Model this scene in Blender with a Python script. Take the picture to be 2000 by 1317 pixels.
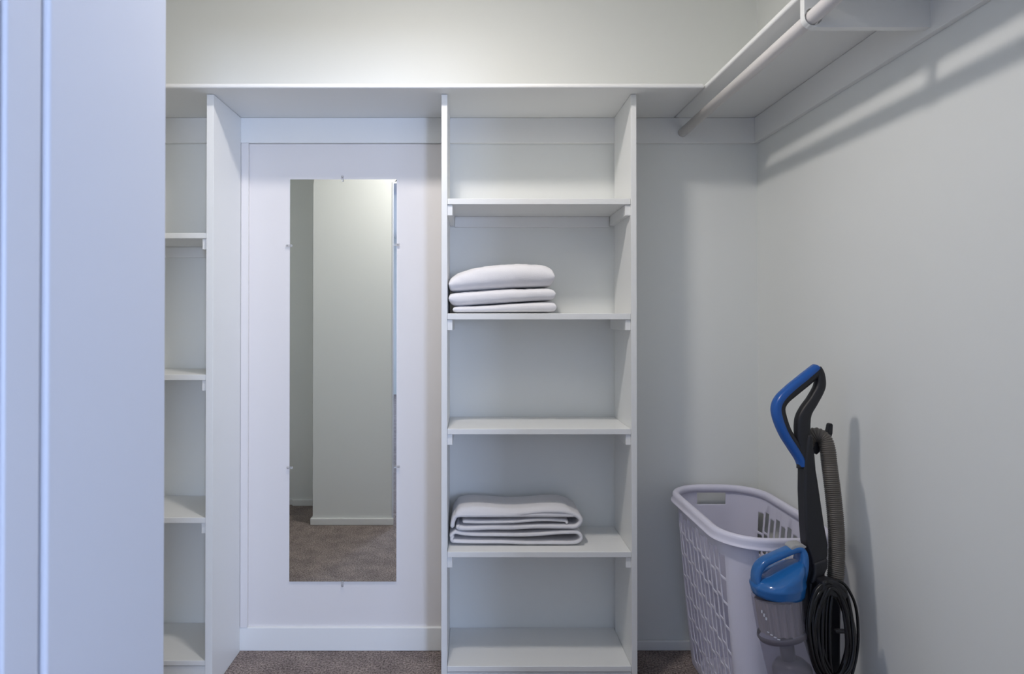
import bpy, bmesh, math, random
from mathutils import Vector, Matrix, noise

for o in list(bpy.data.objects):
    bpy.data.objects.remove(o, do_unlink=True)
random.seed(7)
S = bpy.context.scene
COL = S.collection

# ------------------------------------------------------------------ camera
F = 1227.0; CX = 925.0; PITCH = math.radians(0.43); CAMZ = 1.24
CY = 621.0 - F * math.tan(PITCH)
cam = bpy.data.cameras.new('camera')
cam.sensor_width = 36.0; cam.sensor_fit = 'HORIZONTAL'
cam.lens = 36.0 * F / 2000.0
cam.shift_x = (1000.0 - CX) / 2000.0
cam.shift_y = (CY - 658.5) / 2000.0
cam.clip_start = 0.02
cam.dof.use_dof = True; cam.dof.focus_distance = 2.1; cam.dof.aperture_fstop = 5.0
camo = bpy.data.objects.new('camera', cam); COL.objects.link(camo)
camo.location = (0, 0, CAMZ); camo.rotation_euler = (math.pi / 2 + PITCH, 0, 0)
S.camera = camo

# ------------------------------------------------------------------ world, lights, exposure
w = bpy.data.worlds.new('world'); S.world = w; w.use_nodes = True
bg = w.node_tree.nodes['Background']
bg.inputs[0].default_value = (0.45, 0.62, 1.0, 1); bg.inputs[1].default_value = 0.6

LAMP = Vector((-0.17, 1.40, 2.47))
LAMP_COL = (1.0, 0.94, 0.90); LAMP_STR = 125.0
DAY_COL = (0.54, 0.67, 1.0); DAY_W = 130.0
dl = bpy.data.lights.new('window_daylight', 'AREA'); dl.shape = 'RECTANGLE'
dl.size = .95; dl.size_y = 1.4; dl.energy = DAY_W; dl.color = DAY_COL
dlo = bpy.data.objects.new('window_daylight', dl); COL.objects.link(dlo)
dlo.location = (2.15, -5.42, 1.4); dlo.rotation_euler = (math.radians(90), 0, 0)

S.view_settings.view_transform = 'Standard'; S.view_settings.look = 'None'
S.view_settings.gamma = 1.0; S.view_settings.use_curve_mapping = False
S.view_settings.exposure = 0.77

# ------------------------------------------------------------------ helpers
def ray(px, py):
    a = (px - CX) / F; b = (CY - py) / F
    c, s = math.cos(PITCH), math.sin(PITCH)
    return Vector((a, c - b * s, s + b * c))
def at(px, py, Y):
    d = ray(px, py); d = d * (Y / d.y)
    return Vector((d.x, Y, CAMZ + d.z))
def X(px, Y, py=700): return at(px, py, Y).x
def Z(py, Y): return at(925, py, Y).z

def link(name, me, mat=None, parent=None, smooth=False):
    o = bpy.data.objects.new(name, me); COL.objects.link(o)
    if mat: me.materials.append(mat)
    if parent is not None: o.parent = parent
    if smooth:
        for p in me.polygons: p.use_smooth = True
    return o
def tag(o, label, cat, group=None, kind=None):
    o['label'] = label; o['category'] = cat
    if group: o['group'] = group
    if kind: o['kind'] = kind
    return o
def struct(o): o['kind'] = 'structure'; return o
def empty(name, label, cat, loc, group=None):
    o = bpy.data.objects.new(name, None); COL.objects.link(o)
    o.location = loc; o.empty_display_size = 0.05
    return tag(o, label, cat, group)
def put(o, root):
    """parent o to root, keeping its world-space mesh coordinates"""
    o.parent = root
    l = Vector(root.location); p = root.parent
    while p is not None: l += Vector(p.location); p = p.parent
    o.data.transform(Matrix.Translation(-l))
    return o
def addbox(bm, x0, x1, y0, y1, z0, z1):
    v = [bm.verts.new(c) for c in ((x0,y0,z0),(x1,y0,z0),(x1,y1,z0),(x0,y1,z0),(x0,y0,z1),(x1,y0,z1),(x1,y1,z1),(x0,y1,z1))]
    for f in ((3,2,1,0),(4,5,6,7),(0,1,5,4),(1,2,6,5),(2,3,7,6),(3,0,4,7)):
        bm.faces.new([v[i] for i in f])
def mesh(bm, name='m'):
    bmesh.ops.recalc_face_normals(bm, faces=bm.faces[:])
    me = bpy.data.meshes.new(name); bm.to_mesh(me); bm.free(); return me
def bevel(o, wd, seg=2):
    m = o.modifiers.new('bevel', 'BEVEL'); m.width = wd; m.segments = seg
    m.limit_method = 'ANGLE'; m.angle_limit = math.radians(40)
    for p in o.data.polygons: p.use_smooth = True
    n = o.modifiers.new('wn', 'WEIGHTED_NORMAL'); n.keep_sharp = True
    return o
def box(name, x0, x1, y0, y1, z0, z1, mat, root=None, bv=0.0015, seg=2):
    bm = bmesh.new(); addbox(bm, x0, x1, y0, y1, z0, z1)
    o = link(name, mesh(bm, name), mat)
    if root is not None: put(o, root)
    if bv: bevel(o, bv, seg)
    return o
def boxes(name, lst, mat, root=None, bv=0):
    bm = bmesh.new()
    for b in lst: addbox(bm, *b)
    o = link(name, mesh(bm, name), mat)
    if root is not None: put(o, root)
    if bv: bevel(o, bv)
    return o
def prism(name, pts, thick, n, mat, root=None, bv=0.004, seg=3):
    """polygon of 3-D points, extruded +-thick/2 along n"""
    bm = bmesh.new(); n = Vector(n).normalized()
    a = [bm.verts.new(Vector(p) - n * thick / 2) for p in pts]
    b = [bm.verts.new(Vector(p) + n * thick / 2) for p in pts]
    bm.faces.new(a[::-1]); bm.faces.new(b)
    for i in range(len(pts)):
        j = (i + 1) % len(pts); bm.faces.new((a[i], a[j], b[j], b[i]))
    o = link(name, mesh(bm, name), mat)
    if root is not None: put(o, root)
    if bv: bevel(o, bv, seg)
    return o
def catmull(P, per=6, closed=False):
    P = [Vector(p) for p in P]; n = len(P); out = []
    rng = n if closed else n - 1
    for i in range(rng):
        if closed: p0, p1, p2, p3 = P[(i-1) % n], P[i], P[(i+1) % n], P[(i+2) % n]
        else: p0, p1, p2, p3 = P[max(i-1, 0)], P[i], P[i+1], P[min(i+2, n-1)]
        for k in range(per):
            t = k / per
            out.append(0.5 * ((2*p1) + (p2-p0)*t + (2*p0-5*p1+4*p2-p3)*t*t + (3*p1-p0-3*p2+p3)*t**3))
    if not closed: out.append(P[-1].copy())
    return out
def sweep(bm, pts, ra, rb, side, seg=16, closed=False, power=2.0, a0=0, a1=2*math.pi, caps=True):
    """superelliptic section: ra in the plane of the path, rb along 'side'; ra/rb float or list"""
    n = len(pts); side = Vector(side).normalized(); rings = []
    full = abs(a1 - a0 - 2*math.pi) < 1e-6
    for i, p in enumerate(pts):
        if closed: t = pts[(i+1) % n] - pts[i-1]
        else: t = pts[min(i+1, n-1)] - pts[max(i-1, 0)]
        t.normalize(); s = side - t * side.dot(t); s.normalize(); u = t.cross(s)
        A = ra[i] if hasattr(ra, '__len__') else ra; B = rb[i] if hasattr(rb, '__len__') else rb
        r = []
        m = seg if full else seg + 1
        for k in range(m):
            an = a0 + (a1 - a0) * k / seg; c, q = math.cos(an), math.sin(an)
            e = 2.0 / power
            r.append(bm.verts.new(p + u * (A * math.copysign(abs(c)**e, c)) + s * (B * math.copysign(abs(q)**e, q))))
        rings.append(r)
    R = n if closed else n - 1
    for i in range(R):
        a, b = rings[i], rings[(i+1) % n]
        m = len(a)
        for k in range(m if full else m - 1):
            bm.faces.new((a[k], a[(k+1) % m], b[(k+1) % m], b[k]))
    if caps and not closed:
        bm.faces.new(rings[0][::-1]); bm.faces.new(rings[-1])
    return rings
def tube(name, pts, r, mat, root=None, seg=12, closed=False):
    bm = bmesh.new(); pts = [Vector(p) for p in pts]
    d = (pts[-1] - pts[0]) if not closed else Vector((1, 0, 0))
    side = Vector((0, 1, 0)) if abs(d.normalized().y) < .8 else Vector((1, 0, 0))
    sweep(bm, pts, r, r, side, seg, closed)
    o = link(name, mesh(bm, name), mat, smooth=True)
    if root is not None: put(o, root)
    return o
def resample(vals, m):
    out = []
    for i in range(m):
        t = i / (m - 1) * (len(vals) - 1); k = min(int(t), len(vals) - 2); f = t - k
        out.append(vals[k] * (1 - f) + vals[k+1] * f)
    return out

# ------------------------------------------------------------------ materials
def nt(name):
    m = bpy.data.materials.new(name); m.use_nodes = True
    return m, m.node_tree, m.node_tree.nodes['Principled BSDF']
def plain(name, col, rough=.5, metal=0, coat=0, trans=0, ior=1.45, bump=0, bscale=60, spec=.5):
    m, t, b = nt(name)
    b.inputs['Base Color'].default_value = (*col, 1); b.inputs['Roughness'].default_value = rough
    b.inputs['Metallic'].default_value = metal; b.inputs['Coat Weight'].default_value = coat
    b.inputs['Transmission Weight'].default_value = trans; b.inputs['IOR'].default_value = ior
    b.inputs['Specular IOR Level'].default_value = spec
    if bump:
        tc = t.nodes.new('ShaderNodeTexCoord'); n = t.nodes.new('ShaderNodeTexNoise'); bp = t.nodes.new('ShaderNodeBump')
        n.inputs['Scale'].default_value = bscale; n.inputs['Detail'].default_value = 4
        bp.inputs['Strength'].default_value = bump; bp.inputs['Distance'].default_value = .002
        t.links.new(tc.outputs['Object'], n.inputs['Vector']); t.links.new(n.outputs['Fac'], bp.inputs['Height'])
        t.links.new(bp.outputs[0], b.inputs['Normal'])
    return m
def paint(name, col, rough, wear=0.0, bump=.12):
    """painted surface with a faint roller texture and a few scuffs of its own"""
    m, t, b = nt(name); L = t.links.new
    tc = t.nodes.new('ShaderNodeTexCoord')
    n = t.nodes.new('ShaderNodeTexNoise'); n.inputs['Scale'].default_value = 90; n.inputs['Detail'].default_value = 5
    bp = t.nodes.new('ShaderNodeBump'); bp.inputs['Strength'].default_value = bump; bp.inputs['Distance'].default_value = .0015
    L(tc.outputs['Object'], n.inputs['Vector']); L(n.outputs['Fac'], bp.inputs['Height']); L(bp.outputs[0], b.inputs['Normal'])
    b.inputs['Roughness'].default_value = rough
    n2 = t.nodes.new('ShaderNodeTexNoise'); n2.inputs['Scale'].default_value = 14; n2.inputs['Detail'].default_value = 6
    n2.inputs['Roughness'].default_value = .75
    L(tc.outputs['Object'], n2.inputs['Vector'])
    r = t.nodes.new('ShaderNodeValToRGB'); r.color_ramp.elements[0].position = .72; r.color_ramp.elements[1].position = .78
    L(n2.outputs['Fac'], r.inputs[0])
    mul = t.nodes.new('ShaderNodeMath'); mul.operation = 'MULTIPLY'; mul.inputs[1].default_value = wear
    L(r.outputs[0], mul.inputs[0])
    mx = t.nodes.new('ShaderNodeMix'); mx.data_type = 'RGBA'
    mx.inputs['A'].default_value = (*col, 1); mx.inputs['B'].default_value = (.36, .33, .30, 1)
    L(mul.outputs[0], mx.inputs['Factor']); L(mx.outputs['Result'], b.inputs['Base Color'])
    return m
M_wall = paint('wall_paint', (.90, .92, .895), .55, 0.0, .10)
M_white = paint('white_paint', (.925, .935, .92), .38, .35, .10)
M_panel = paint('panel_paint', (.875, .85, .84), .36, .2, .06)
M_ceil = plain('ceiling_paint', (.90, .91, .89), .8)
M_rod = plain('rod_paint', (.80, .77, .755), .35, bump=.05)
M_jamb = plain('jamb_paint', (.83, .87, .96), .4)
M_mirror = plain('mirror_glass', (.94, .97, .95), .0, metal=1)
M_clip = plain('clear_plastic', (.95, .95, .97), .12, trans=.85, ior=1.46)
M_screw = plain('screw_steel', (.5, .5, .52), .3, metal=1)
M_sheet = plain('cotton_sheet', (.93, .92, .94), .85, bump=.35, bscale=420, spec=.2)
M_towel = plain('blanket_cotton', (.93, .92, .94), .95, bump=.9, bscale=650, spec=.1)
M_basket = plain('basket_plastic', (.80, .79, .92), .38)
M_black = plain('black_plastic', (.018, .018, .022), .42, bump=.15, bscale=900)
M_gloss = plain('glossy_black_cord', (.008, .008, .010), .22)
M_hose = plain('hose_rubber', (.135, .12, .102), .5)
M_blue = plain('blue_plastic', (.018, .115, .44), .25)
M_bluetr = plain('blue_lid_plastic', (.022, .15, .44), .16, coat=.3)
M_latch = plain('grey_latch_plastic', (.42, .42, .42), .35)
M_filter = plain('filter_pleats', (.34, .30, .31), .8)
M_smoke = plain('smoke_grey_plastic', (.13, .12, .145), .35)
M_print = plain('white_print', (.62, .63, .70), .5)
M_gap = plain('dark_gap', (.03, .03, .03), .9)
M_binglass, t, b = nt('bin_clear_plastic')
b.inputs['Base Color'].default_value = (.72, .70, .76, 1); b.inputs['Roughness'].default_value = .08
tr = t.nodes.new('ShaderNodeBsdfTransparent'); tr.inputs[0].default_value = (.80, .79, .84, 1)
ms = t.nodes.new('ShaderNodeMixShader'); ms.inputs[0].default_value = .20
t.links.new(tr.outputs[0], ms.inputs[1]); t.links.new(b.outputs[0], ms.inputs[2])
t.links.new(ms.outputs[0], t.nodes['Material Output'].inputs['Surface'])
# carpet
M_carpet, t, b = nt('carpet_pile'); L = t.links.new
tc = t.nodes.new('ShaderNodeTexCoord')
na = t.nodes.new('ShaderNodeTexNoise'); na.inputs['Scale'].default_value = 150; na.inputs['Detail'].default_value = 7; na.inputs['Roughness'].default_value = .8
nb = t.nodes.new('ShaderNodeTexNoise'); nb.inputs['Scale'].default_value = 11; nb.inputs['Detail'].default_value = 5; nb.inputs['Roughness'].default_value = .6
nc = t.nodes.new('ShaderNodeTexVoronoi'); nc.inputs['Scale'].default_value = 190
for n in (na, nb, nc): L(tc.outputs['Object'], n.inputs['Vector'])
ra = t.nodes.new('ShaderNodeValToRGB'); e = ra.color_ramp.elements
e[0].position = .38; e[0].color = (.12, .095, .088, 1); e[1].position = .62; e[1].color = (.88, .76, .71, 1)
L(na.outputs['Fac'], ra.inputs[0])
rb = t.nodes.new('ShaderNodeValToRGB'); e = rb.color_ramp.elements
e[0].position = .36; e[0].color = (.72, .70, .70, 1); e[1].position = .64; e[1].color = (1.0, .97, .95, 1)
L(nb.outputs['Fac'], rb.inputs[0])
mx = t.nodes.new('ShaderNodeMix'); mx.data_type = 'RGBA'; mx.blend_type = 'MULTIPLY'; mx.inputs['Factor'].default_value = 1
L(ra.outputs[0], mx.inputs['A']); L(rb.outputs[0], mx.inputs['B']); L(mx.outputs['Result'], b.inputs['Base Color'])
b.inputs['Roughness'].default_value = 1; b.inputs['Specular IOR Level'].default_value = .05
bp = t.nodes.new('ShaderNodeBump'); bp.inputs['Strength'].default_value = .9; bp.inputs['Distance'].default_value = .008
ad = t.nodes.new('ShaderNodeMath'); L(na.outputs['Fac'], ad.inputs[0]); L(nc.outputs['Distance'], ad.inputs[1])
L(ad.outputs[0], bp.inputs['Height']); L(bp.outputs[0], b.inputs['Normal'])
M_bulb = bpy.data.materials.new('lamp_glow'); M_bulb.use_nodes = True; t = M_bulb.node_tree; t.nodes.clear()
em = t.nodes.new('ShaderNodeEmission'); em.inputs[0].default_value = (*LAMP_COL, 1); em.inputs[1].default_value = LAMP_STR
mo = t.nodes.new('ShaderNodeOutputMaterial'); t.links.new(em.outputs[0], mo.inputs[0])

# ------------------------------------------------------------------ setting
YB = 2.36; XR = 1.067; XL = -1.52; H = 2.53
YI = .925; YO = .56; XJ = -.455; XJR = .86; XS = -.963; YREC = .54
box('wall_back', XL - .1, XR + .1, YB, YB + .1, -.05, H, M_wall, bv=0)
box('wall_right', XR, XR + .1, YI, YB, -.05, H, M_wall, bv=0)
box('wall_left', XL - .1, XL, YREC - .1, YB, -.05, H, M_wall, bv=0)
boxes('wall_front', [(XS, XJ - .0185, YO, YI, -.05, H), (XJR + .015, XR + .1, YO, YI, -.05, H), (XJ - .0185, XJR + .015, YO, YI, 2.08, H),
                     (XL - .1, XS, YREC - .1, YREC, -.05, H)], M_wall)
boxes('wall_bedroom', [(-2.6, -2.5, -5.5, .44, -.05, H), (3.6, 3.7, -5.5, .6, -.05, H), (XR + .1, 3.6, .6, .7, -.05, H), (-2.6, XL - .1, .44, .54, -.05, H),
                       (-2.6, 1.63, -5.6, -5.5, -.05, H), (2.67, 3.7, -5.6, -5.5, -.05, H), (1.63, 2.67, -5.6, -5.5, -.05, .6), (1.63, 2.67, -5.6, -5.5, 2.2, H)], M_wall)
bm = bmesh.new(); addbox(bm, -2.6, 3.7, -5.6, 2.46, -.06, 0)
fl = link('floor', mesh(bm), M_carpet)
bm = bmesh.new(); addbox(bm, -2.6, 3.7, -5.6, 2.46, H, H + .08)
cl = link('ceiling', mesh(bm), M_ceil)
for n in ('wall_back', 'wall_right', 'wall_left', 'wall_front', 'wall_bedroom', 'floor', 'ceiling'): struct(bpy.data.objects[n])
# window of the bedroom behind the camera
wn = boxes('window_1', [(1.63, 1.67, -5.58, -5.5, .6, 2.2), (2.63, 2.67, -5.58, -5.5, .6, 2.2), (1.67, 2.63, -5.58, -5.5, .6, .64), (1.67, 2.63, -5.58, -5.5, 2.16, 2.2)], M_white)
struct(wn)
# skirting
bb = boxes('baseboard_back', [(X(468, YB), X(863, YB) + .02, YB - .016, YB, 0, .088), (X(1250, YB) - .02, XR, YB - .014, YB, 0, .036)], M_white, bv=.004)
struct(bb)
struct(boxes('baseboard_right', [(XR - .012, XR, YI, YB - .016, 0, .036)], M_white, bv=.003))
struct(boxes('baseboard_front', [(XS - .013, XJ - .004, YI, YI + .013, 0, .042), (XS - .013, XS, YREC, YI, 0, .042), (XL, XS - .013, YREC, YREC + .013, 0, .042)], M_white, bv=.004))
# wall cleats that carry the high shelves
zc = Z(279, YB - .018); ZU = Z(230, YB - .018)
struct(box('trim_1', XL, XR, YB - .018, YB, zc, ZU, M_white, bv=.0015))
struct(box('trim_2', XR - .018, XR, YI, YB - .018, zc, ZU, M_white, bv=.0015))
# strip at the left of the mirror panel, and the smooth panel itself
YF = 2.095                       # front of the shelf towers
xs0 = X(416, YF)
struct(box('trim_3', xs0, xs0 + .028, YB - .018, YB, .088, zc, M_panel, bv=.0015))
struct(box('wall_panel', xs0 + .028, X(872, YF), YB - .006, YB, .088, zc - .0015, M_panel, bv=0))
bpy.data.objects['wall_panel'].name = 'trim_4'
# door opening: jamb, stepped casing, inner casing bead
def xplane_y(px): return (XJ) / ray(px, 700).x * ray(px, 700).y
ya, yb_, yc = xplane_y(85), xplane_y(5), YO - .02
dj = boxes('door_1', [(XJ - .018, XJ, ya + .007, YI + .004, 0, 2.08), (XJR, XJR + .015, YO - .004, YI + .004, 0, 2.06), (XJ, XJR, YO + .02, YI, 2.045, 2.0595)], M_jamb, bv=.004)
struct(dj)
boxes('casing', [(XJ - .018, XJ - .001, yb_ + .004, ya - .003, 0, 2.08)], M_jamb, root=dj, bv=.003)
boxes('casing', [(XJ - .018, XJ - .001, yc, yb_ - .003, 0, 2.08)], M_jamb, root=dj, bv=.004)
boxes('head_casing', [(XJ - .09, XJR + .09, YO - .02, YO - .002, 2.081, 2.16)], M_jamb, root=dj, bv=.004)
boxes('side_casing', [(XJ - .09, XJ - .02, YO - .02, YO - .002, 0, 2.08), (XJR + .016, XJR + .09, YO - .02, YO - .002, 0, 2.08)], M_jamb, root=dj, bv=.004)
lf = Vector((XJR - .012, YO - .006)); lt_ = Vector((.63, -.10)); ld = (lt_ - lf).normalized(); ln_ = Vector((-ld.y, ld.x))*.02  # unseen open leaf, added to block window daylight from the right
bm = bmesh.new(); vv = []
for z in (.012, 2.04):
    vv.append([bm.verts.new((p.x, p.y, z)) for p in (lf - ln_, lf + ln_, lt_ + ln_, lt_ - ln_)])
bm.faces.new(vv[0][::-1]); bm.faces.new(vv[1])
for i in range(4): bm.faces.new((vv[0][i], vv[0][(i+1) % 4], vv[1][(i+1) % 4], vv[1][i]))
lo = link('light_blocker_leaf', mesh(bm), M_jamb); lo.parent = dj; bevel(lo, .003)
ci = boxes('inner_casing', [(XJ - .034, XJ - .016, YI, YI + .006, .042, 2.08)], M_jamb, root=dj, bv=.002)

# ------------------------------------------------------------------ ceiling lamp (above the frame)
lt = empty('ceiling_lamp', 'round lamp with a domed diffuser on the ceiling above the closet floor', 'lamp', (LAMP.x, LAMP.y, H))
def lathe(bm, prof, c, seg=32):
    rings = []
    for r, z in prof:
        rings.append([bm.verts.new((c[0] + r*math.cos(2*math.pi*k/seg), c[1] + r*math.sin(2*math.pi*k/seg), c[2] + z)) for k in range(seg)])
    for a, b2 in zip(rings, rings[1:]):
        for k in range(seg): bm.faces.new((a[k], a[(k+1) % seg], b2[(k+1) % seg], b2[k]))
    bm.faces.new(rings[0][::-1]); bm.faces.new(rings[-1])
bm = bmesh.new(); lathe(bm, [(.090, 0), (.090, -.030), (.085, -.038), (.076, -.038)], (LAMP.x, LAMP.y, H))
put(link('lamp_base', mesh(bm), M_white, smooth=True), lt)
bm = bmesh.new(); lathe(bm, [(.075*math.cos(k*math.pi/20), -.0385 - .016*math.sin(k*math.pi/20)) for k in range(10)], (LAMP.x, LAMP.y, H))
put(link('lamp_diffuser', mesh(bm), M_bulb, smooth=True), lt)

# ------------------------------------------------------------------ high shelves, rod, bracket
YS = 2.04; zt = Z(162.5, YS); zb = ZU + .0005
xe = X(1376, YS, 165)
o = box('closet_shelf', XL, xe, YS, YB, zb, zt, M_white, bv=.006, seg=4)
tag(o, 'long white shelf board running along the back wall above both shelf towers', 'shelf')
bm = bmesh.new()
x_near = xe + .016
vs = [(xe + .001, YB, zb), (XR, YB, zb), (XR, YI, zb), (x_near, YI, zb)]
a = [bm.verts.new(v) for v in vs]; b_ = [bm.verts.new((v[0], v[1], zt + .001)) for v in vs]
bm.faces.new(a[::-1]); bm.faces.new(b_)
for i in range(4): bm.faces.new((a[i], a[(i+1) % 4], b_[(i+1) % 4], b_[i]))
o = link('closet_shelf', mesh(bm), M_white); bevel(o, .006, 4)
tag(o, 'white shelf board along the right wall directly above the hanging rod', 'shelf')
rc = at(1333, 259, YB - .018); RX, RZ = rc.x, rc.z
rod = tube('hanging_rod', [(RX, YI, RZ), (RX, 1.6, RZ), (RX, YB - .018, RZ)], .0165, M_rod, seg=32)
tag(rod, 'round white painted closet rod under the right shelf', 'rod')
# bracket plate with a hole the rod passes through
YK = 1.437
bx0 = X(1571, YK, 20); bz0 = Z(53, YK); hr = .0205
bm = bmesh.new()
cornr = .03
outer = []
outer += [(bx0, zb), (bx0, bz0 + cornr)]
for k in range(1, 8):
    a_ = math.pi + (math.pi/2) * k / 8
    outer.append((bx0 + cornr + cornr*math.cos(a_), bz0 + cornr + cornr*math.sin(a_)))
outer += [(bx0 + cornr, bz0), (XR - .018, bz0), (XR - .018, zb)]
# ring quads between hole and outline: resample outline by angle around the rod centre
hc = Vector((RX, RZ))
def hit(ang):
    d = Vector((math.cos(ang), math.sin(ang))); best = 9
    for i in range(len(outer)):
        p = Vector(outer[i]); q = Vector(outer[(i+1) % len(outer)]); e_ = q - p
        den = d.x*e_.y - d.y*e_.x
        if abs(den) < 1e-9: continue
        w_ = p - hc; tt = (w_.x*e_.y - w_.y*e_.x)/den; uu = (w_.x*d.y - w_.y*d.x)/den
        if tt > 0 and -1e-6 <= uu <= 1 + 1e-6: best = min(best, tt)
    return hc + d*best
angs = sorted(set([round(2*math.pi*k/72, 6) for k in range(72)] + [round(math.atan2(p[1]-hc.y, p[0]-hc.x) % (2*math.pi), 6) for p in outer]))
fr = []; 
for yy in (YK, YK + .018):
    fr.append(([bm.verts.new((hc.x + hr*math.cos(g), yy, hc.y + hr*math.sin(g))) for g in angs], [bm.verts.new((*(lambda h: (h.x, yy, h.y))(hit(g)),)) for g in angs]))
n_ = len(angs)
for i in range(n_):
    j = (i+1) % n_
    bm.faces.new((fr[0][0][i], fr[0][0][j], fr[0][1][j], fr[0][1][i]))
    bm.faces.new((fr[1][0][i], fr[1][1][i], fr[1][1][j], fr[1][0][j]))
    bm.faces.new((fr[0][1][i], fr[0][1][j], fr[1][1][j], fr[1][1][i]))
    bm.faces.new((fr[0][0][i], fr[1][0][i], fr[1][0][j], fr[0][0][j]))
o = link('rod_bracket', mesh(bm), M_white)
tag(o, 'white board bracket with rounded corner that the closet rod passes through', 'bracket')

# ------------------------------------------------------------------ shelf towers
def tower(label, xl, xr, edges, xpanels, cleat_back, root_x, kick=True):
    root = empty('shelf_tower', label, 'shelving', (root_x, (YF + YB) / 2, 0))
    for (a, b2) in xpanels:
        box('side_panel', a, b2, YF, YB - .0185, 0, zb - .001, M_white, root, bv=.0012)
    for i, (yt, yb) in enumerate(edges):
        z1, z0 = Z(yt, YF + .004), Z(yb, YF + .004)
        box('shelf', xl + .0005, xr - .0005, YF + .004, YB - .001, z0, z1, M_white, root, bv=.0015)
        if i < len(edges) - 1 or not kick:
            for (c0, c1) in ((xl, xl + .017), (xr - .017, xr)):
                box('cleat', c0, c1, YF + .010, YB - .019, z0 - .036, z0 - .0005, M_white, root, bv=.001)
        if i in cleat_back:
            box('back_cleat', xl + .018, xr - .018, YB - .012, YB, z0 - .040, z0 - .0005, M_white, root, bv=.001)
    if kick:
        box('kick_board', xl + .0005, xr - .0005, YF + .008, YF + .026, 0, z0 - .003, M_white, root, bv=.001)
    return root
xa0, xa1 = X(862, YF), X(873.5, YF); xb0, xb1 = X(1233, YF), X(1244, YF)
tower('white built-in shelf tower holding the folded linens, right of the mirror', xa1, xb0,
      [(388, 399.5), (612.5, 624.5), (838, 849), (1078.5, 1089.5), (1302, 1313)], [(xa0, xa1), (xb0, xb1)], (0,), (xa0 + xb1)/2)
xc0 = X(402, YF)
tower('empty white built-in shelf tower left of the mirror, partly behind the door jamb', XL + .019, xc0,
      [(455, 466), (732, 743), (1011.5, 1022.5), (1291, 1301)], [(XL, XL + .019), (xc0, xs0)], (0,), (XL + xs0)/2)

# ------------------------------------------------------------------ mirror
mx0, mx1 = X(566, YB - .012), X(774.5, YB - .012); mz1, mz0 = Z(350.5, YB - .012), Z(1136.5, YB - .012)
mr = empty('wall_mirror', 'tall narrow frameless mirror on the white panel between the shelf towers', 'mirror', ((mx0+mx1)/2, YB - .006, mz0))
bm = bmesh.new(); y0, y1, bw = YB - .0120, YB - .0065, .011
def rect(x0, x1, z0, z1, y): return [bm.verts.new(c) for c in ((x0, y, z0), (x1, y, z0), (x1, y, z1), (x0, y, z1))]
A = rect(mx0+bw, mx1-bw, mz0+bw, mz1-bw, y0); B = rect(mx0, mx1, mz0, mz1, y0 + .00022); C2 = rect(mx0, mx1, mz0, mz1, y1)
bm.faces.new(A); bm.faces.new(C2[::-1])
for i in range(4):
    j = (i+1) % 4
    bm.faces.new((B[i], B[j], A[j], A[i])); bm.faces.new((C2[i], C2[j], B[j], B[i]))
put(link('mirror_glass', mesh(bm), M_mirror), mr)
def clip(px, py, ax):
    c = at(px, py, YB - .013); r = .0075
    bm = bmesh.new()
    if ax == 'z': sx, sz = .0045, .011
    else: sx, sz = .011, .0045
    addbox(bm, c.x - sx, c.x + sx, YB - .017, YB - .0125, c.z - sz, c.z + sz)
    o = put(link('clip', mesh(bm), M_clip), mr); bevel(o, .002, 3); o['label'] = 'clear plastic mirror clip'
    bm = bmesh.new(); dz = {'z': (0, .005 if py < 700 else -.005), 'l': (-.005, 0), 'r': (.005, 0)}[ax if ax == 'z' else ('l' if px < 669 else 'r')]
    bmesh.ops.create_uvsphere(bm, u_segments=12, v_segments=8, radius=.003, matrix=Matrix.Translation((c.x + dz[0], YB - .0172, c.z + dz[1])))
    s = link('screw', mesh(bm), M_screw, smooth=True); s.parent = o
    s.data.transform(Matrix.Translation(-Vector(mr.location)))
clip(669, 349, 'z'); clip(669, 1141, 'z')
clip(564.5, 480, 'x'); clip(565.5, 914, 'x'); clip(775, 478, 'x'); clip(775.5, 912, 'x')

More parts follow.
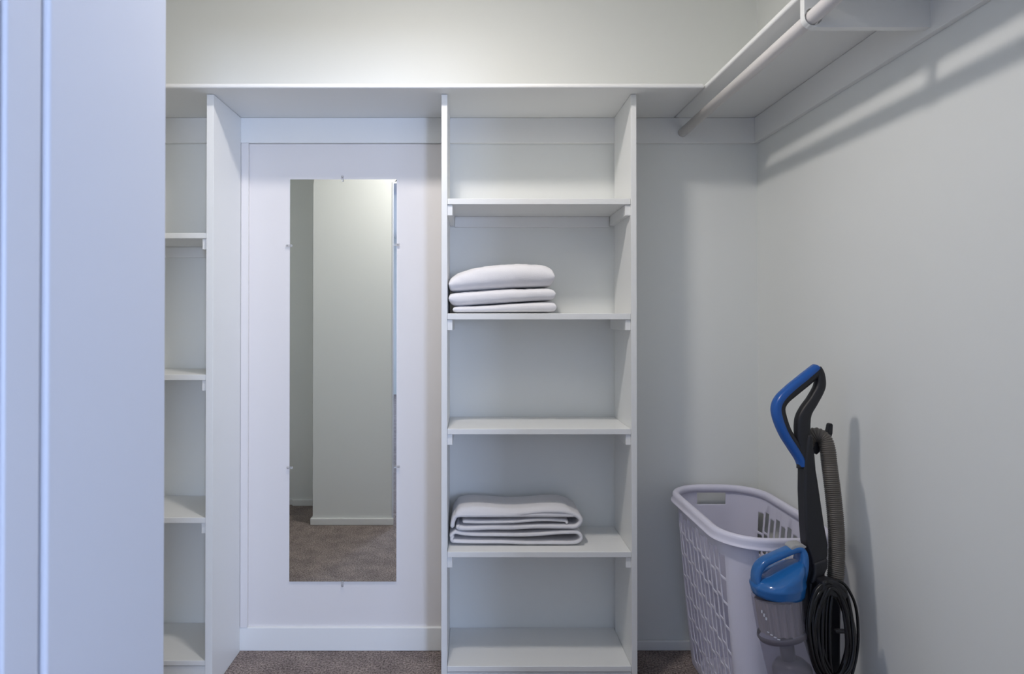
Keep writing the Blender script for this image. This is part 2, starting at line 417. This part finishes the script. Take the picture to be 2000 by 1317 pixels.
# ------------------------------------------------------------------ folded linens
def pillow(name, label, L4, depth, y_front, mat, group, wr=.004, seed=0, nx=64, ny=26, nz=10, power=2.6):
    """soft folded cloth: top/bottom profile given in front-view pixels: list of (px, ytop, ybot)"""
    bm = bmesh.new()
    prof = [(at(p, t_, y_front), at(p, b2, y_front)) for p, t_, b2 in L4]
    xs = [a.x for a, _ in prof]; tops = [a.z for a, _ in prof]; bots = [b2.z for _, b2 in prof]
    def interp(arr, x):
        def lin(q):
            q = min(max(q, xs[0]), xs[-1])
            for i in range(len(xs)-1):
                if q <= xs[i+1] + 1e-9:
                    f = (q - xs[i])/(xs[i+1]-xs[i]); return arr[i]*(1-f)+arr[i+1]*f
            return arr[-1]
        return sum(lin(x + k*.006) for k in range(-3, 4))/7
    x0, x1 = xs[0], xs[-1]
    # section ring in the YZ plane swept in X
    seg = 40; rings = []
    for i in range(nx+1):
        t = i/nx; t = .5 - .5*math.cos(math.pi*t); t = t*.93 + (i/nx)*.07
        x = x0 + (x1-x0)*t
        zt_, zb_ = interp(tops, x), interp(bots, x)
        hh = (zt_-zb_)/2; zc_ = (zt_+zb_)/2
        e_ = abs(2*t-1); endf = (1 - e_**34)**.5 if e_ < 1 else 0
        endf = max(endf, .10)
        ring = []
        for k in range(seg):
            an = 2*math.pi*k/seg; c, s = math.cos(an), math.sin(an); e = 2/power
            yy = (depth/2)*math.copysign(abs(c)**(e*.45), c); zz = hh*math.copysign(abs(s)**e, s)
            yy *= (.97 + .03*endf)
            zz *= endf
            p = Vector((x, y_front + depth/2 + yy, zc_ + zz))
            q = Vector((p.x*9 + seed*7, p.y*9, p.z*30 + seed))
            d = noise.noise(q)*wr + noise.noise(Vector((p.x*26+seed, p.y*40, p.z*55)))*wr*.6 - abs(noise.noise(Vector((p.x*34 + p.z*40, seed, p.z*12))))*wr*.7
            nrm = Vector((0, c*.5, s)); 
            if p.z < zc_ - hh*.8: d *= .15
            ring.append(bm.verts.new(p + nrm*d))
        rings.append(ring)
    for a, b2 in zip(rings, rings[1:]):
        for k in range(seg): bm.faces.new((a[k], a[(k+1) % seg], b2[(k+1) % seg], b2[k]))
    bm.faces.new(rings[0]); bm.faces.new(rings[-1][::-1])
    o = link(name, mesh(bm), mat, smooth=True)
    tag(o, label, 'linen', group); return o
G1 = 'folded white sheets on the upper shelf'
YFs = 2.112
pillow('folded_sheet', 'thin flat white folded sheet at the bottom of the three-piece stack', [(884, 599, 611), (888, 598, 611.5), (930, 597, 611.5), (985, 593, 611.5), (1040, 589.5, 611.5), (1078, 588, 611.5), (1085, 588.5, 611), (1087.5, 589, 610.5)], .235, YFs, M_sheet, G1, .0012, 3)
pillow('folded_sheet', 'white folded sheet in the middle of the three-piece stack', [(876, 572, 592), (879, 571, 596), (892, 570, 599.5), (930, 568, 596), (985, 563.8, 592.5), (1040, 562.5, 588.7), (1070, 562, 587.3), (1083, 563, 587), (1086, 564, 586)], .235, YFs-.002, M_sheet, G1, .0025, 11)
pillow('folded_sheet', 'puffy white folded sheet on top of the three-piece stack', [(876, 543, 569), (882, 539, 569.5), (895, 531, 569.5), (915, 523, 568), (950, 516, 566), (1000, 513, 562.5), (1040, 513, 561.5), (1062, 514.5, 560.5), (1076, 519, 560), (1084, 523, 559)], .235, YFs-.004, M_sheet, G1, .0042, 5, power=2.2)

def ribbon(bm, path, th, y0, y1, ny=14, seed=0, wr=.002, per=5):
    """thick cloth folded along a path drawn in front-view (x,z), running back from y0 to y1"""
    P = catmull([Vector((p[0], 0, p[1])) for p in path], per)
    n = len(P); offs = []
    for i in range(n):
        t = (P[min(i+1, n-1)] - P[max(i-1, 0)]).normalized(); offs.append(Vector((-t.z, 0, t.x)))
    loop = [P[i] + offs[i]*th/2 for i in range(n)] + [P[-1] + (P[-1]-P[-2]).normalized()*th*.35] + [P[i] - offs[i]*th/2 for i in range(n-1, -1, -1)] + [P[0] + (P[0]-P[1]).normalized()*th*.35]
    rows = []
    for j in range(ny+1):
        y = y0 + (y1-y0)*j/ny; row = []
        inset = 0.25*th*(1 if j in (0, ny) else 0)
        for i, q in enumerate(loop):
            k = i if i < n else (2*n - i if i <= 2*n else 0); k = max(0, min(n-1, k))
            c = P[k]; p = c + (q - c)*(1 - .35*(1 if j in (0, ny) else 0))
            dz = noise.noise(Vector((p.x*8+seed, y*7, 0)))*wr*1.6
            dy = noise.noise(Vector((p.x*11+seed, p.z*40, j)))*wr if j == 0 else 0
            row.append(bm.verts.new((p.x, y + dy + (th*.12 if j == 0 else 0), p.z + dz)))
        rows.append(row)
    m = len(loop)
    for a, b2 in zip(rows, rows[1:]):
        for k in range(m): bm.faces.new((a[k], a[(k+1) % m], b2[(k+1) % m], b2[k]))
    for row, fl_ in ((rows[0], 1), (rows[-1], 0)):
        # cap with quads across the thickness
        for k in range(n-1):
            q = (row[k], row[k+1], row[2*n-k-1], row[2*n-k])
            try: bm.faces.new(q)
            except ValueError: pass
        for tri in ((row[n-1], row[n], row[n+1]), (row[0], row[2*n], row[2*n+1])):
            try: bm.faces.new(tri)
            except ValueError: pass
YT = 2.150
def P2(px, py): 
    v = at(px, py, YT); return (v.x, v.z)
bm = bmesh.new()
ribbon(bm, [P2(884, 1050), P2(882, 1056.5), P2(892, 1059.5), P2(960, 1060), P2(1050, 1061), P2(1115, 1062), P2(1132, 1057.5), P2(1135.5, 1049), P2(1127, 1041.5), P2(1105, 1041.5), P2(1050, 1044.5), P2(980, 1046.5), P2(910, 1045), P2(889, 1042), P2(880, 1050)], .0125, YT, YT + .185, seed=2)
o = link('folded_blanket', mesh(bm), M_towel, smooth=True)
tag(o, 'lower of the two thick white folded blankets, lying on the fourth shelf', 'blanket', 'folded white blankets on the lower shelf')
bm = bmesh.new()
ribbon(bm, [P2(893, 1030), P2(903, 1033.5), P2(960, 1034), P2(1030, 1032), P2(1098, 1029), P2(1124, 1029.5), P2(1134, 1022), P2(1134, 1014), P2(1124, 1007), P2(1100, 999), P2(1060, 1001), P2(1000, 1007), P2(940, 1009), P2(896, 1008), P2(886, 1017), P2(883, 1030)], .0150, YT + .001, YT + .185, seed=8, wr=.003)
ribbon(bm, [P2(905, 1021), P2(950, 1023.5), P2(1010, 1021), P2(1070, 1017.5), P2(1104, 1018), P2(1108, 1023)], .0115, YT + .006, YT + .18, seed=8, wr=.003)
# soft upper body, sagging in the middle and rising at both ends towards the back
xsL, zA = P2(888, 1003); xsR, zB = P2(1122, 1000)
nx, ny = 40, 16; rows = []
for j in range(ny+1):
    v = j/ny; y = YT + .003 + .18*v; row = []
    for i in range(nx+1):
        u = i/nx; x = xsL + (xsR - xsL - .012*v*1.0)*u
        edge = (1 - abs(2*u-1)**6)**.5 if 0 < u < 1 else 0
        edgey = (1 - abs(2*min(max(v, 0), 1)-1)**8)**.5 if 0 < v < 1 else 0
        z = zA - .006 + (.024 + .006*math.cos(2*math.pi*u))*edge*edgey + noise.noise(Vector((x*8, y*8, 3)))*.003*edge
        row.append((x, y, z))
    rows.append(row)
top = [[bm.verts.new(p) for p in r] for r in rows]
bot = [[bm.verts.new((p[0], p[1], zA - .014)) for p in r] for r in rows]
for j in range(ny):
    for i in range(nx):
        bm.faces.new((top[j][i], top[j][i+1], top[j+1][i+1], top[j+1][i])); bm.faces.new((bot[j][i], bot[j+1][i], bot[j+1][i+1], bot[j][i+1]))
for i in range(nx): bm.faces.new((bot[0][i], bot[0][i+1], top[0][i+1], top[0][i])); bm.faces.new((top[ny][i], top[ny][i+1], bot[ny][i+1], bot[ny][i]))
for j in range(ny): bm.faces.new((top[j][0], top[j+1][0], bot[j+1][0], bot[j][0])); bm.faces.new((bot[j][nx], bot[j+1][nx], top[j+1][nx], top[j][nx]))
o = link('folded_blanket', mesh(bm), M_towel, smooth=True)
tag(o, 'upper of the two thick white folded blankets, with its rounded fold to the right', 'blanket', 'folded white blankets on the lower shelf')

# ------------------------------------------------------------------ laundry basket
BKX, BKY, BKH = .872, 2.035, .622
def ringpt(u, hx, hy, r):
    """rounded rectangle, u in metres-free 0..1 (arc-length), starts at middle of left side going to +Y"""
    sx, sy = hx - r, hy - r; q = math.pi*r/2
    segs = [('l', sy), ('a', q, 2), ('t', 2*sx), ('a', q, 1), ('r', 2*sy), ('a', q, 0), ('b', 2*sx), ('a', q, 3), ('l2', sy)]
    tot = 4*sx + 4*sy + 4*q; s = u*tot
    for sg in segs:
        ln = sg[1]
        if s <= ln + 1e-9: break
        s -= ln
    k = sg[0]
    if k == 'l': return (-hx, s)
    if k == 'l2': return (-hx, -sy + s)
    if k == 't': return (-sx + s, hy)
    if k == 'r': return (hx, sy - s)
    if k == 'b': return (sx - s, -hy)
    an = s/q*math.pi/2
    if sg[2] == 2: c, th_ = (-sx, sy), math.pi - an
    elif sg[2] == 1: c, th_ = (sx, sy), math.pi/2 - an
    elif sg[2] == 0: c, th_ = (sx, -sy), -an
    else: c, th_ = (-sx, -sy), -math.pi/2 - an
    return (c[0] + r*math.cos(th_), c[1] + r*math.sin(th_))
def dims(v):                              # v 0..1 height fraction
    hx = .086 + (.155-.086)*v**.9; hy = .264 + (.276-.264)*v; r = .045 + .07*v
    return hx, hy, r
tot_top = 4*(.155-.115) + 4*(.276-.115) + 2*math.pi*.115
bk = empty('laundry_basket', 'tall pale lavender slotted plastic laundry basket in the right corner', 'basket', (BKX, BKY, 0))
slot_w, rib = .0275, .0115; pitch = slot_w + rib
ncol = 11
ulines = set()
holesA = []
for side in (0.0, .5):                    # left wall centred on u=0, right wall on u=.5
    for c in range(ncol):
        uc = (c - (ncol-1)/2)*pitch/tot_top + side
        holesA.append((uc - slot_w/2/tot_top, uc + slot_w/2/tot_top, c % 2))
hole_us = []
for a_, b2, p in holesA:
    hole_us.append((a_ % 1, b2 % 1 if (b2 % 1) > 0 else 1.0, p))
    ulines.add(round(a_ % 1, 6)); ulines.add(round(b2 % 1, 6))
# handle holes centred on the short ends
uT = (.161 + math.pi*.115/2 + .04)/tot_top
hh_w = .105/tot_top
HH = ((uT, hh_w/2), (1 - uT + .010/tot_top, .128/tot_top/2))
for u0, hw in HH:
    ulines.add(round(u0 - hw, 6)); ulines.add(round(u0 + hw, 6))
for k in range(88):
    u = k/88
    if all(abs(u - x_) > .0035 for x_ in ulines): ulines.add(round(u, 6))
us = sorted(ulines)
vz = [0.0]; rows_ = []
top0 = .547; rp = .0745; sh = .066
for r_ in range(7):
    zt_ = top0 - r_*rp; rows_.append((zt_ - sh, zt_))
zl = {0.0, BKH - .016, .009}
for off in (0, .011):
    for a_, b2 in rows_:
        for z in (a_ + off, b2 + off):
            if z > .015: zl.add(round(z, 5))
HZ0, HZ1 = BKH - .068, BKH - .026
zl |= {HZ0, HZ1}
zs = sorted(zl)
bm = bmesh.new(); grid = []
for z in zs:
    v = z/BKH; hx, hy, r = dims(v)
    grid.append([bm.verts.new((BKX + ringpt(u, hx, hy, r)[0], BKY + ringpt(u, hx, hy, r)[1], z + .002)) for u in us])
def is_hole(u, z):
    for a_, b2, p in hole_us:
        inside = (a_ < u < b2) if a_ < b2 else (u > a_ or u < b2)
        if inside:
            off = .011 if p else 0
            for lo, hi in rows_:
                if lo + off < z < hi + off and lo > .02: return True
    for u0, hw in HH:
        if abs(u - u0) < hw and HZ0 < z < HZ1: return True
    return False
n_ = len(us)
for j in range(len(zs)-1):
    for i in range(n_):
        i2 = (i+1) % n_
        um = (us[i] + (us[i2] if i2 else 1.0))/2
        if is_hole(um, (zs[j]+zs[j+1])/2): continue
        bm.faces.new((grid[j][i], grid[j][i2], grid[j+1][i2], grid[j+1][i]))
bm.faces.new(grid[0][::-1])
for v in list(bm.verts):
    if not v.link_faces: bm.verts.remove(v)
me = mesh(bm); o = put(link('basket_body', me, M_basket), bk)
sm = o.modifiers.new('solid', 'SOLIDIFY'); sm.thickness = .0028; sm.offset = 1
bv_ = o.modifiers.new('bevel', 'BEVEL'); bv_.width = .0009; bv_.segments = 1; bv_.limit_method = 'ANGLE'; bv_.angle_limit = math.radians(50)
for p in me.polygons: p.use_smooth = len(p.vertices) == 4
me.set_sharp_from_angle(angle=math.radians(35)) if hasattr(me, 'set_sharp_from_angle') else None
# rolled rim
bm = bmesh.new(); N = 120
prof = [(-.0065, -.020), (-.0060, -.004), (-.002, .002), (.007, .0045), (.013, .002), (.0165, -.003), (.0175, -.008), (.0170, -.017), (.0195, -.023), (.0228, -.0255), (.0222, -.0280), (.018, -.0265), (.0145, -.008), (.008, -.003), (.004, -.006), (.002, -.020)]
rr = []
for k in range(N):
    ring = []
    for dx, dz in prof:
        p = ringpt(k/N, .155 + dx, .276 + dx, .115 + dx)
        ring.append(bm.verts.new((BKX + p[0], BKY + p[1], BKH + dz)))
    rr.append(ring)
for k in range(N):
    a_, b2 = rr[k], rr[(k+1) % N]
    for i in range(len(prof)):
        j = (i+1) % len(prof); bm.faces.new((a_[i], a_[j], b2[j], b2[i]))
o = put(link('rim', mesh(bm), M_basket, smooth=True), bk)

# ------------------------------------------------------------------ upright vacuum cleaner
V0 = Vector((.93, 1.668, .60)); VA = math.radians(2); LEAN = .115
U = Vector((math.cos(VA), math.sin(VA), 0)); NV = Vector((-math.sin(VA), math.cos(VA), 0))     # NV points away from the camera
PN = Vector((NV.x, NV.y, -LEAN))
def vp(px, py, off=0.0):
    """point of the cleaner's upright middle plane (shifted by off away from the camera); the cleaner leans back a little"""
    d = ray(px, py); p0 = V0 + NV*off - Vector((0, 0, CAMZ))
    return Vector((0, 0, CAMZ)) + d*(p0.dot(PN)/d.dot(PN))
PX = 1/735.0                                # metres per picture pixel at the cleaner
vc = empty('vacuum_cleaner', 'black and blue upright vacuum cleaner standing in front of the laundry basket', 'vacuum cleaner', (.93, 1.68, 0))
# blue + black front arm of the loop handle
arm = [(1572, 908), (1564, 893), (1549, 868), (1534, 843), (1524, 815), (1521, 796), (1529, 780), (1547, 764), (1573, 743), (1597, 723)]
pts = catmull([vp(*p) for p in arm], 6); m_ = len(pts)
bm = bmesh.new(); sweep(bm, pts, resample([11.5, 11, 10.5, 10.5, 11, 11.5, 11, 11, 11, 11], m_) and [v*PX for v in resample([11, 11, 11, 11, 11.5, 12, 12, 12, 12, 11], m_)], .0145, NV, 20, power=2.6)
rear = [(1595, 718), (1600, 732), (1600, 755), (1587, 781), (1573, 803), (1567, 822), (1567, 850), (1572, 885), (1574, 915)]
pr = catmull([vp(*p) for p in rear], 6)
sweep(bm, pr, [v*PX for v in resample([6, 8.5, 10, 10.5, 12, 14.5, 15, 16, 17], len(pr))], .0155, NV, 20, power=3)
put(link('handle', mesh(bm), M_black, smooth=True), vc)
# grip: blue shell over the outer side of the front arm
arm2 = [(1566, 911), (1561, 896), (1546, 872), (1530.5, 847), (1519, 818), (1516, 796), (1524, 778), (1543, 759), (1570, 737), (1594, 717)]
p2 = catmull([vp(*p) for p in arm2], 6)
bm = bmesh.new(); sweep(bm, p2, [v*PX for v in resample([7, 8, 8.5, 8.5, 9, 9, 9, 8.5, 8.5, 7], len(p2))], .0168, NV, 20, power=2.5)
o = put(link('grip', mesh(bm), M_blue, smooth=True), vc); o['label'] = 'blue handle grip'
# spine
sp_l = [(1571, 846), (1564, 872), (1557, 905), (1556.5, 960), (1559, 1023), (1562, 1060), (1571, 1088), (1573, 1110), (1566, 1135), (1565, 1180), (1566, 1250), (1578, 1288), (1592, 1320), (1600, 1380)]
sp_r = [(1644, 1380), (1642, 1320), (1642, 1250), (1643, 1180), (1630, 1142), (1612, 1128), (1612, 1102), (1617, 1082), (1618, 1060), (1611, 1023), (1598, 935), (1588, 888), (1583, 850)]
o = prism('spine', [vp(p[0] + (1 + min(6, (p[1]-846)*.1)), p[1]) for p in sp_l] + [vp(p[0] - (1 + min(7, (p[1]-846)*.12)), p[1]) for p in sp_r], .040, NV, M_black, vc, bv=.009, seg=4)
o = prism('collar', [vp(*p, 0) for p in [(1580, 1094), (1607, 1084), (1606, 1104), (1596, 1124), (1582, 1132), (1573, 1136), (1580, 1112)]], .052, NV, M_black, vc, bv=.006)
# hose hook and hose
o = prism('hose_hook', [vp(*p, .030) for p in [(1582, 852), (1592, 858), (1606, 862), (1613, 848), (1617, 828), (1621, 826), (1624, 829), (1623, 846), (1618, 862), (1606, 874), (1592, 888), (1584, 880)]], .018, NV, M_black, vc, bv=.003)
hose = [(1573, 872), (1580, 856), (1594, 849.5), (1609, 858), (1616, 877), (1619, 902), (1622, 925), (1627, 965), (1631, 1005), (1633.5, 1040), (1634, 1085), (1632, 1125), (1628, 1150), (1622, 1166)]
hp = catmull([vp(*p, o_) for p, o_ in zip(hose, [.034, .030, .024, .016, .008, .002] + [-.004]*20)], 60)
# even arc length then ribs
ln = [0]
for a_, b2 in zip(hp, hp[1:]): ln.append(ln[-1] + (b2-a_).length)
pitch_h = .0052; steps = int(ln[-1]/(pitch_h/5)); q = []; k = 0
for i in range(steps):
    s_ = i*pitch_h/5
    while k < len(ln)-2 and ln[k+1] < s_: k += 1
    f_ = (s_-ln[k])/max(1e-9, ln[k+1]-ln[k]); q.append(hp[k].lerp(hp[k+1], f_))
rad = [(.0182 + .0022*(.5+.5*math.cos(2*math.pi*i/5))) for i in range(len(q))]
bm = bmesh.new(); sweep(bm, q, rad, rad, NV, 22)
o = put(link('hose', mesh(bm), M_hose, smooth=True), vc); o['label'] = 'ribbed grey brown hose'
# cord hooks
o = prism('cord_hook', [vp(*p, -.040) for p in [(1600, 1132), (1615, 1128), (1632, 1133), (1648, 1146), (1652, 1158), (1646, 1168), (1636, 1168), (1618, 1160), (1600, 1158)]], .03, NV, M_black, vc, bv=.005)
o = prism('cord_hook', [vp(*p, -.030) for p in [(1600, 1318), (1640, 1318), (1652, 1330), (1646, 1344), (1600, 1344)]], .03, NV, M_black, vc, bv=.005)
# coiled power cord
bm = bmesh.new()
for i in range(13):
    f_ = i/12; c0 = random.uniform(-1, 1)
    lx = 1580 + 20*f_ + random.uniform(-3, 3); rx = 1668 - 15*random.random()
    ty = 1143 + random.uniform(-7, 8); by = 1330 + random.uniform(-12, 8)
    dy = -.038 - .018*random.random()
    P = [((lx+rx)/2 - 4, ty), (lx + 14, ty + 16), (lx + 2, ty + 50), (lx + 1 + random.uniform(-3, 3), (ty+by)/2), (lx + 8, by - 40), (lx + 24, by - 8), ((lx+rx)/2 + 6, by), (rx - 10, by - 18), (rx, by - 55), (rx - 1 + random.uniform(-2, 3), (ty+by)/2), (rx - 8, ty + 45), (rx - 20, ty + 15)]
    pts = catmull([vp(p[0], p[1], dy + .004*math.sin(k_*1.3 + i)) for k_, p in enumerate(P)], 6, closed=True)
    sweep(bm, pts, .0046, .0046, NV, 8, closed=True)
# inner straight strands
for i in range(9):
    x_ = 1596 + 3.4*i; dy = -.036 - .016*random.random()
    P = [(x_ + 8, 1140), (x_ + 1 + random.uniform(-2, 2), 1180), (x_ - 2 + random.uniform(-2, 2), 1240), (x_ + random.uniform(-2, 2), 1300), (x_ + 8, 1335)]
    sweep(bm, catmull([vp(*p, dy) for p in P], 6), .0046, .0046, NV, 8)
# loose outermost strand
P = [(1622, 1133), (1646, 1139), (1664, 1165), (1673, 1195), (1676, 1235), (1675, 1265), (1669, 1300), (1655, 1340), (1630, 1352)]
sweep(bm, catmull([vp(*p, -.035) for p in P], 8), .0036, .0036, NV, 8)
o = put(link('power_cord', mesh(bm), M_gloss, smooth=True), vc); o['label'] = 'coiled glossy black power cord'
o = prism('cord_clip', [vp(*p, -.05) for p in [(1630, 1229), (1652, 1230), (1652, 1237), (1630, 1236)]], .012, NV, M_black, vc, bv=.003)

# dust bin: axis leans, seen from the side
def tl(name, st, mat, root, seg=48, capb=True, capt=True, pleats=0):
    """lathe along a leaning axis: st = [(px, py, r_metres)] centre-line stations"""
    bm = bmesh.new(); C3 = [vp(s_[0], s_[1], -.004) for s_ in st]; rings = []
    ax = (C3[-1] - C3[0]).normalized(); e1 = U - ax*U.dot(ax); e1.normalize(); e2 = ax.cross(e1)
    for c, s_ in zip(C3, st):
        ring = []
        for k in range(seg):
            an = 2*math.pi*k/seg; r = s_[2]
            if pleats: r *= 1 + .05*(1 if (k % 4) < 2 else -1)
            ring.append(bm.verts.new(c + e1*r*math.cos(an) + e2*r*math.sin(an)))
        rings.append(ring)
    for a_, b2 in zip(rings, rings[1:]):
        for k in range(seg): bm.faces.new((a_[k], a_[(k+1) % seg], b2[(k+1) % seg], b2[k]))
    if capt: bm.faces.new(rings[0])
    if capb: bm.faces.new(rings[-1][::-1])
    o = link(name, mesh(bm), mat, smooth=not pleats)
    l = Vector(vc.location); o.parent = root
    o.data.transform(Matrix.Translation(-l)); return o
db = tl('dust_bin', [(1516, 1160, .061), (1520, 1190, .0605), (1526, 1226, .0595), (1528, 1236, .0615), (1530, 1243, .0595), (1539, 1285, .0585), (1549, 1330, .0575), (1560, 1385, .056), (1563, 1400, .05)], M_binglass, vc, capt=False, capb=True)
db['label'] = 'clear smoky dust bin'
tl('filter', [(1517, 1168, .052), (1526, 1232, .050)], M_filter, db, seg=72, pleats=1)
tl('bin_ring', [(1526.5, 1231, .0598), (1528, 1236, .0628), (1529.5, 1242, .0600)], M_smoke, db, capt=False, capb=False)
tl('inner_cone', [(1542, 1286, .010), (1543, 1290, .034), (1546, 1302, .047), (1552, 1340, .050), (1560, 1390, .050)], M_smoke, db)
tl('inner_tube', [(1532, 1236, .018), (1541, 1292, .018)], M_smoke, db)
# lid: round skirt, sloped top, rising to the spine
bm = bmesh.new(); seg = 64
c = vp(1516, 1150, -.004); r0 = .0625
rings = []
def lidring(r, f):     # f(u) -> z offset where u=-1 front .. 1 spine side
    out = []
    for k in range(seg):
        an = 2*math.pi*k/seg; u_, w_ = math.cos(an), math.sin(an)
        p = c + U*(r*u_*(1.13 if u_ > 0 else 1.0)) + NV*(r*w_*1.0)
        p.z = c.z + f(u_*r/r0, w_*r/r0); out.append(bm.verts.new(p))
    return out
zoff = lambda py: (1150 - py)*PX
led = lambda u_, w_: zoff(1139) + .006*u_
rise = lambda u_: .045*max(0.0, (u_ + .35)/1.35)**1.4
rings.append(lidring(r0*.985, lambda u_, w_: zoff(1158)))
rings.append(lidring(r0*1.0, lambda u_, w_: zoff(1153)))
rings.append(lidring(r0*1.035, lambda u_, w_: led(u_, w_) - .004))
rings.append(lidring(r0*1.045, led))
rings.append(lidring(r0*1.02, lambda u_, w_: led(u_, w_) + .004))
rings.append(lidring(r0*.99, lambda u_, w_: led(u_, w_) + .006 + .6*rise(u_)))
for r_, h_ in ((.95, .010), (.85, .014), (.7, .018), (.5, .021), (.3, .023), (.1, .024)):
    rings.append(lidring(r0*r_, lambda u_, w_, h_=h_: led(u_, w_) + h_ + rise(u_)))
for a_, b2 in zip(rings, rings[1:]):
    for k in range(seg): bm.faces.new((a_[k], a_[(k+1) % seg], b2[(k+1) % seg], b2[k]))
bm.faces.new(rings[0][::-1]); bm.faces.new(rings[-1])
# carrying arch on the lid
arch = [(1477, 1144), (1476, 1128), (1480, 1111), (1491, 1098), (1511, 1088), (1536, 1077), (1554, 1070.5), (1563, 1074), (1565, 1088), (1562, 1108), (1556, 1130)]
pa = catmull([vp(*p, -.004) for p in arch], 6)
sweep(bm, pa, [v*PX for v in resample([5, 6.5, 7.2, 7.2, 7, 7, 7, 7, 8, 9, 9], len(pa))], [v for v in resample([.022, .019, .018, .018, .018, .018, .019, .021, .026, .030, .034], len(pa))], NV, 20, power=3)
o = link('lid', mesh(bm), M_bluetr, smooth=True); o.parent = db; o.data.transform(Matrix.Translation(-Vector(vc.location))); o['label'] = 'glossy blue bin lid with carrying arch'
o = prism('latch', [vp(*p, -.004) for p in [(1538, 1066), (1546, 1060.5), (1562, 1059.5), (1570, 1065), (1560, 1071), (1545, 1074), (1539, 1071)]], .034, NV, M_latch, None, bv=.003)
o.parent = db; o.data.transform(Matrix.Translation(-Vector(vc.location))); o['label'] = 'grey release latch'
# small worn white print on the bin's front
for grp in (((1479.5, 1185, 1.1, 4), (1482, 1190, 1.3, 4.4), (1484.5, 1195.5, 1.2, 3.6)), ((1488, 1221, 1.5, 1.3), (1492, 1224, 1.7, 1.4), (1496.5, 1226.6, 1.8, 1.6), (1501.5, 1229, 1.8, 1.7))):
  bm = bmesh.new()
  for (px_, py_, w_, h_) in grp:
    cx_ = 1516 + (py_-1160)*.13; rr_ = .0612*722
    dd = (px_ - cx_)/rr_; dd = max(-.985, min(.985, dd)); an = math.acos(dd)
    cc = vp(cx_, py_, -.004); e_ = cc + U*(.0622*math.cos(an)) - NV*(.0622*math.sin(an))
    tdir = (U*math.sin(an) + NV*math.cos(an)).normalized(); nrm = (U*math.cos(an) - NV*math.sin(an))
    vs = [bm.verts.new(e_ + tdir*sx*w_*PX*1.3 + Vector((0, 0, sz*h_*PX/1.5)) + nrm*dn) for dn in (-.0002, .0006) for sx, sz in ((-1, -1), (1, -1), (1, 1), (-1, 1))]
    for f_ in ((0,1,2,3),(7,6,5,4),(0,4,5,1),(1,5,6,2),(2,6,7,3),(3,7,4,0)): bm.faces.new([vs[i] for i in f_])
  o = link('bin_print', mesh(bm), M_print); o.parent = db; o.data.transform(Matrix.Translation(-Vector(vc.location))); o['label'] = 'small white print on bin'
# floor head and wheels below the frame
hd0 = Vector((.93, 1.60, 0))
def hp3(u_, w_, z): return Vector((hd0.x, hd0.y, z)) + U*u_ + NV*w_
bm = bmesh.new()
pr_ = [(-.27, .0), (-.27, .035), (-.24, .055), (-.10, .085), (.04, .10), (.07, .06), (.07, .012), (.0, .006)]
a_ = [bm.verts.new(hp3(u_, -.14 if u_ < -.09 else -.10, z+.006)) for u_, z in pr_]; b2 = [bm.verts.new(hp3(u_, .14 if u_ < -.09 else .08, z+.006)) for u_, z in pr_]
bm.faces.new(a_[::-1]); bm.faces.new(b2)
for i in range(len(pr_)): bm.faces.new((a_[i], a_[(i+1) % len(pr_)], b2[(i+1) % len(pr_)], b2[i]))
o = put(link('floor_head', mesh(bm), M_black), vc); bevel(o, .01, 3)
for sgn in (-1, 1):
    cc = hp3(.055, sgn*.085 - .01, .045); bm = bmesh.new()
    bmesh.ops.create_cone(bm, cap_ends=True, segments=32, radius1=.044, radius2=.044, depth=.02, matrix=Matrix.Translation(cc) @ Matrix.Rotation(math.radians(90), 4, Vector((1, 0, 0))) )
    o = put(link('wheel', mesh(bm), M_black), vc); bevel(o, .004)
o = prism('pivot', [vp(1596, 1370), vp(1642, 1370), hp3(.05, 0, .07), hp3(-.05, 0, .07)], .07, NV, M_black, vc, bv=.01)
